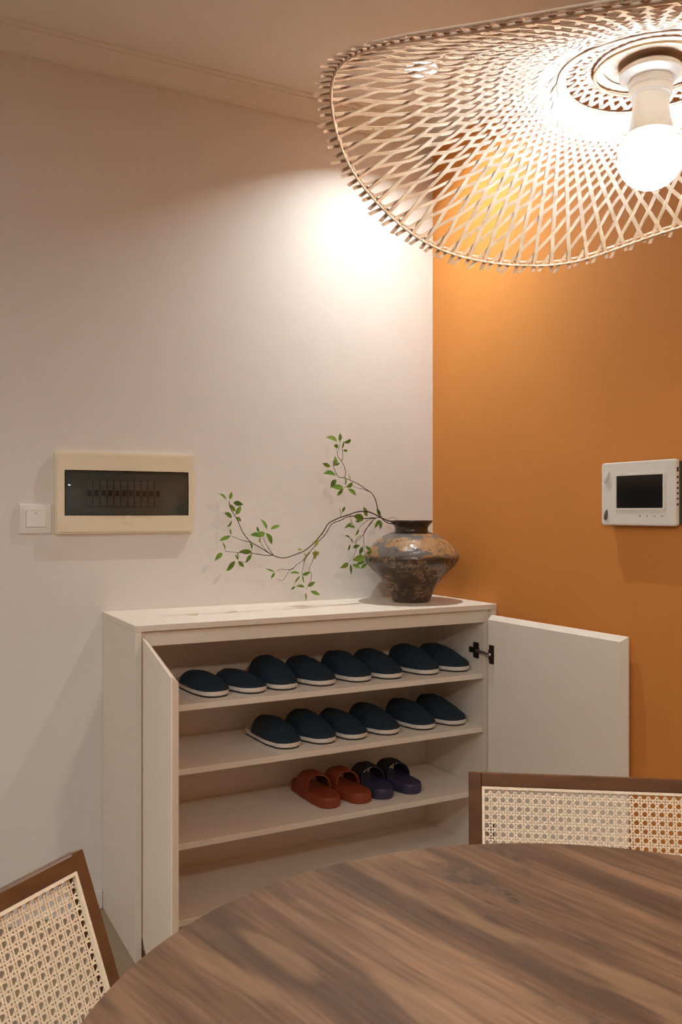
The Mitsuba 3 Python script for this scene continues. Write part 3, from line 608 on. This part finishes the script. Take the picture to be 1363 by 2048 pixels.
def chair(corner, along, away, width, lean, label, pitch):
    """corner: top corner of the back (x, y); along: unit direction of the top rail; away: unit direction from the table; width of the back"""
    t = thing('dining_chair', label, 'chair', None)
    al, aw = np.r_[along, 0.], np.r_[away, 0.]
    up = np.array([aw[0] * math.sin(lean), aw[1] * math.sin(lean), math.cos(lean)])       # along the stile, upwards
    nn = np.cross(al, up); nn /= np.linalg.norm(nn)
    if nn @ aw > 0: nn = -nn                                                             # nn faces the table
    ztop, zseat = .80, .445
    Lb = (ztop - zseat) / math.cos(lean)
    top = np.r_[corner, ztop]
    fw_, fd = .022, .026
    o0, o1 = top + al * fw_ / 2, top + al * (width - fw_ / 2)
    for o in (o0, o1): put(t + '__back_post', bar(o - nn * fd / 2, o - nn * fd / 2 - up * Lb, fw_, fd, al, nn), 'm_walnut')
    rl = lambda d: bar(top + al * (fw_ + .0002) - up * d - nn * fd / 2, top + al * (width - fw_ - .0002) - up * d - nn * fd / 2, fw_, fd, up, nn)
    put(t + '__top_rail', rl(fw_ / 2), 'm_walnut')
    dlow = .330
    put(t + '__lower_rail', rl(dlow), 'm_walnut')
    cw, ch = width - 2 * fw_, dlow - 1.5 * fw_
    cc = top + al * width / 2 - up * (fw_ + ch / 2) - nn * .006
    tf = M4([al, up, np.cross(al, up)], cc)
    put(t + '__cane_panel', cane_mesh(cw - .002, ch - .002, pitch, tf), 'm_cane', label='woven cane back panel')
    tf2 = M4([al, up, np.cross(al, up)], cc + (nn * .0 if np.cross(al, up) @ nn > 0 else nn * .006))
    put(t + '__cane_edging', frame_mesh(cw, ch, cw - .009, ch - .009, .006, tf2, .0005), 'm_spline', label='pale rattan edging strip')
    # seat
    base = np.r_[corner, 0.] - aw * (math.tan(lean) * (ztop - zseat) + fd * .5) + al * width / 2
    sd = .40
    sq = lambda a, b, z: base + al * a - aw * b + np.array([0, 0, z])
    hw = width / 2
    for a0, b0, a1, b1 in ((-hw, .0, hw, .0), (-hw, sd, hw, sd)):
        put(t + '__seat_rail', bar(sq(a0 + .024, b0 - .011 if b0 == 0 else b0 - .011, .425), sq(a1 - .024, b1 - .011, .425), .022, .05, aw, (0, 0, 1)), 'm_walnut')
    for s in (-1, 1):
        put(t + '__seat_rail', bar(sq(s * (hw - .012), .002, .425), sq(s * (hw - .012), sd - .024, .425), .022, .05, al, (0, 0, 1)), 'm_walnut')
    tfs = M4([al, -aw, np.cross(al, -aw)], sq(0, sd / 2 - .012, .4505))
    put(t + '__seat', prism(sbox(-hw + .004, -sd / 2 + .014, hw - .004, sd / 2 + .012).buffer(.004), .012 if np.cross(al, -aw)[2] > 0 else -.012, tfs), 'm_cane', label='pale cane seat')
    for s in (-1, 1):
        put(t + '__leg', bar(sq(s * (hw - .012), -.014, .44), sq(s * (hw - .012), -.055, .0), .026, .026, al, aw), 'm_walnut')
        put(t + '__leg', bar(sq(s * (hw - .012), sd - .012, .449), sq(s * (hw - .012), sd - .012, .0), .026, .026, al, aw), 'm_walnut')
    return t
def unit(a): a = np.array(a, float); return a / np.linalg.norm(a)
a1 = unit((.821, -.570)); chair((-.9775, -1.5706), a1, unit((.570, .821)), .46, math.radians(12), 'cane back dining chair with dark brown frame in front of the open right cabinet door', .0140)
a2 = unit((-.789, -.614)); chair((-1.6373, -1.6103), a2, unit((-.614, .789)), .46, math.radians(21), 'cane back dining chair with dark brown frame at the left edge of the picture', .0140)

# ------------------------------------------------------------------ pendant lamp with a woven bamboo shade
lamp = thing('pendant_lamp', 'woven bamboo pendant lamp with a wavy brim and a glowing bulb above the table', 'pendant lamp')
from scipy.interpolate import CubicSpline
RT = np.array([[35, 1.597], [48, 1.581], [60, 1.563], [73, 1.556], [86, 1.557], [100, 1.565], [119, 1.590], [135, 1.610], [150, 1.628], [165, 1.624], [180, 1.602], [191, 1.584], [204, 1.567], [214, 1.560], [226, 1.556], [250, 1.562], [275, 1.588], [300, 1.612], [330, 1.620], [355, 1.612]])
tt = np.r_[RT[-1, 0] - 360, RT[:, 0]]; zz = np.r_[RT[-1, 1], RT[:, 1]]
rimz = CubicSpline(np.radians(tt), zz, bc_type='periodic')
R0, RW, Z0 = 0.0766, 0.290, 1.652
def hat(x, y):
    r = np.hypot(x, y); th = np.mod(np.arctan2(y, x) - np.radians(tt[0]), 2 * np.pi) + np.radians(tt[0])
    s = np.clip((r - .06) / (RW - .06), 0, 1.3)
    drop = s * .80 + .20 * s ** 2
    return Z0 + (rimz(th) - Z0) * drop
def hat_n(x, y, e=1e-3):
    gx = (hat(x + e, y) - hat(x - e, y)) / (2 * e); gy = (hat(x, y + e) - hat(x, y - e)) / (2 * e)
    n = np.stack([-gx, -gy, np.ones_like(gx)], -1); return n / np.linalg.norm(n, axis=-1, keepdims=True)
def ribbon(P, N, w, th):
    t_ = np.gradient(P, axis=0); t_ /= np.linalg.norm(t_, axis=1, keepdims=True)
    s = np.cross(t_, N); s /= np.linalg.norm(s, axis=1, keepdims=True)
    A = [P + s * w / 2 * a + N * th / 2 * b for a, b in ((-1, -1), (1, -1), (1, 1), (-1, 1))]
    n = len(P); v = np.stack(A, 1).reshape(-1, 3); f = []
    i = np.arange(n - 1)[:, None]
    for k in range(4):
        a, b = i * 4 + k, i * 4 + (k + 1) % 4
        f += [np.hstack([a, b, b + 4]), np.hstack([a, b + 4, a + 4])]
    f = np.vstack(f + [[[0, 2, 1], [0, 3, 2]], [[4 * n - 4, 4 * n - 3, 4 * n - 2], [4 * n - 4, 4 * n - 2, 4 * n - 1]]])
    m = trimesh.Trimesh(v, f, process=False); m.fix_normals(); return m
def strip_set(name, n, r0, rout, width, lift, amp, seg, jit=0.0):
    for k in range(n):
        phi = 2 * np.pi * (k + .5) / n
        Lc = math.sqrt(rout ** 2 - r0 ** 2)
        s = np.linspace(-Lc - jit * rng.random(), Lc + jit * rng.random(), seg)
        x, y = r0 * math.cos(phi) - s * math.sin(phi), r0 * math.sin(phi) + s * math.cos(phi)
        r = np.hypot(x, y)
        m = 2 * np.arccos(np.clip(r0 / r, -1, 1)) / (2 * np.pi / n)
        off = lift + amp * np.tanh(s / .02) * np.cos(np.pi * m)
        N = hat_n(x, y)
        P = np.stack([x + LAMP[0], y + LAMP[1], hat(x, y)], -1) + N * off[:, None]
        put(lamp + '__' + name, ribbon(P, N, width, .0009), 'm_bamboo')
strip_set('strip', 83, R0, RW + .011, .0045, 0.0, .0008, 90, .006)
strip_set('inner_strip', 36, .043, .078, .0044, .0042, .0007, 40, .004)
# flat bands and rings
def ring_band(r0, r1, lift, n=96):
    a = np.arange(n) * 2 * np.pi / n
    g = []
    for r, l in ((r0, lift), (r1, lift), (r1, lift + .001), (r0, lift + .001), (r0, lift)):
        x, y = r * np.cos(a), r * np.sin(a); g.append(np.stack([x + LAMP[0], y + LAMP[1], hat(x, y) + l], -1))
    g = np.array(g); m = len(g); i, j = np.meshgrid(np.arange(m - 1), np.arange(n), indexing='ij'); k = (j + 1) % n
    q = np.stack([i * n + j, i * n + k, (i + 1) * n + k, (i + 1) * n + j], -1).reshape(-1, 4)
    return trimesh.Trimesh(g.reshape(-1, 3), np.vstack([q[:, [0, 1, 2]], q[:, [0, 2, 3]]]), process=False)
put(lamp + '__centre_band', ring_band(.0750, .0825, -.0024), 'm_bamboo')
put(lamp + '__centre_disc', ring_band(.004, .044, .0060), 'm_bamboo')
def ring_tube(r, lift, rad, m):
    a = np.arange(180) * 2 * np.pi / 180; x, y = r * np.cos(a), r * np.sin(a)
    return tube(np.stack([x + LAMP[0], y + LAMP[1], hat(x, y) + lift], -1), rad, 6, True)
put(lamp + '__rim_hoop', ring_tube(RW, -.0022, .0013, None), 'm_bamboo', True, label='thin hoop tied around the brim')
put(lamp + '__rim_hoop', ring_tube(RW, .0022, .0013, None), 'm_bamboo', True)
put(lamp + '__centre_hoop', ring_tube(.049, -.001, .0014, None), 'm_bamboo_dark', True, label='brown hoop around the centre')
ties = []
n_t = 166
for k in range(n_t):
    a = 2 * np.pi * (k + .25) / n_t; x, y = RW * math.cos(a), RW * math.sin(a)
    b = trimesh.creation.icosphere(subdivisions=1, radius=1.0); b.vertices *= np.array([.0015, .0011, .0026])
    b.apply_transform(trimesh.transformations.rotation_matrix(a, (0, 0, 1))); b.apply_translation((x + LAMP[0], y + LAMP[1], float(hat(x, y)) - .0005)); ties.append(b)
k = put(lamp + '__thread_ties', cat(ties), 'm_thread', True, label='dark thread ties along the brim'); labels[k]['kind'] = 'stuff'
# fitting and bulb
LC = (LAMP[0], LAMP[1], 0)
put(lamp + '__flange', lathe([(.0005, 1.6530), (.024, 1.6530), (.0275, 1.6500), (.0275, 1.6465), (.0240, 1.6435), (.020, 1.6425), (.0005, 1.6425)], 48, LC), 'm_lamp_plastic', 35)
put(lamp + '__socket', lathe([(.0005, 1.6424), (.0192, 1.6424), (.0196, 1.6390), (.0190, 1.6375), (.0194, 1.6360), (.0188, 1.6345), (.0192, 1.6330), (.0188, 1.6290), (.0180, 1.6275), (.0005, 1.6275)], 48, LC), 'm_lamp_plastic', 35)
put(lamp + '__bulb_neck', lathe([(.0005, 1.6274), (.0155, 1.6274), (.0158, 1.6240), (.0163, 1.6120), (.0180, 1.6010), (.0205, 1.5935), (.0005, 1.5935)], 48, LC), 'm_lamp_plastic', 35)
gl = [(.0205, 1.5934)] + [(.0288 * math.cos(a), 1.572 - .0288 * math.sin(a)) for a in np.linspace(-.70, math.pi / 2 - .01, 26)]
k = put(lamp + '__bulb_globe', lathe(gl[::-1], 48, LC), 'm_white_plastic', True, label='glowing white bulb')
scene[k]['emitter'] = {'type': 'area', 'radiance': {'type': 'rgb', 'value': BULB}}
put(lamp + '__cord', tube([(LC[0], LC[1], 1.6531), (LC[0], LC[1], 2.66)], .003, 10), 'm_white_plastic', True)
put(lamp + '__canopy', lathe([(.0005, 2.66), (.045, 2.662), (.05, 2.668), (.05, 2.6995), (.0005, 2.6995)], 48, LC), 'm_white_plastic', 35)
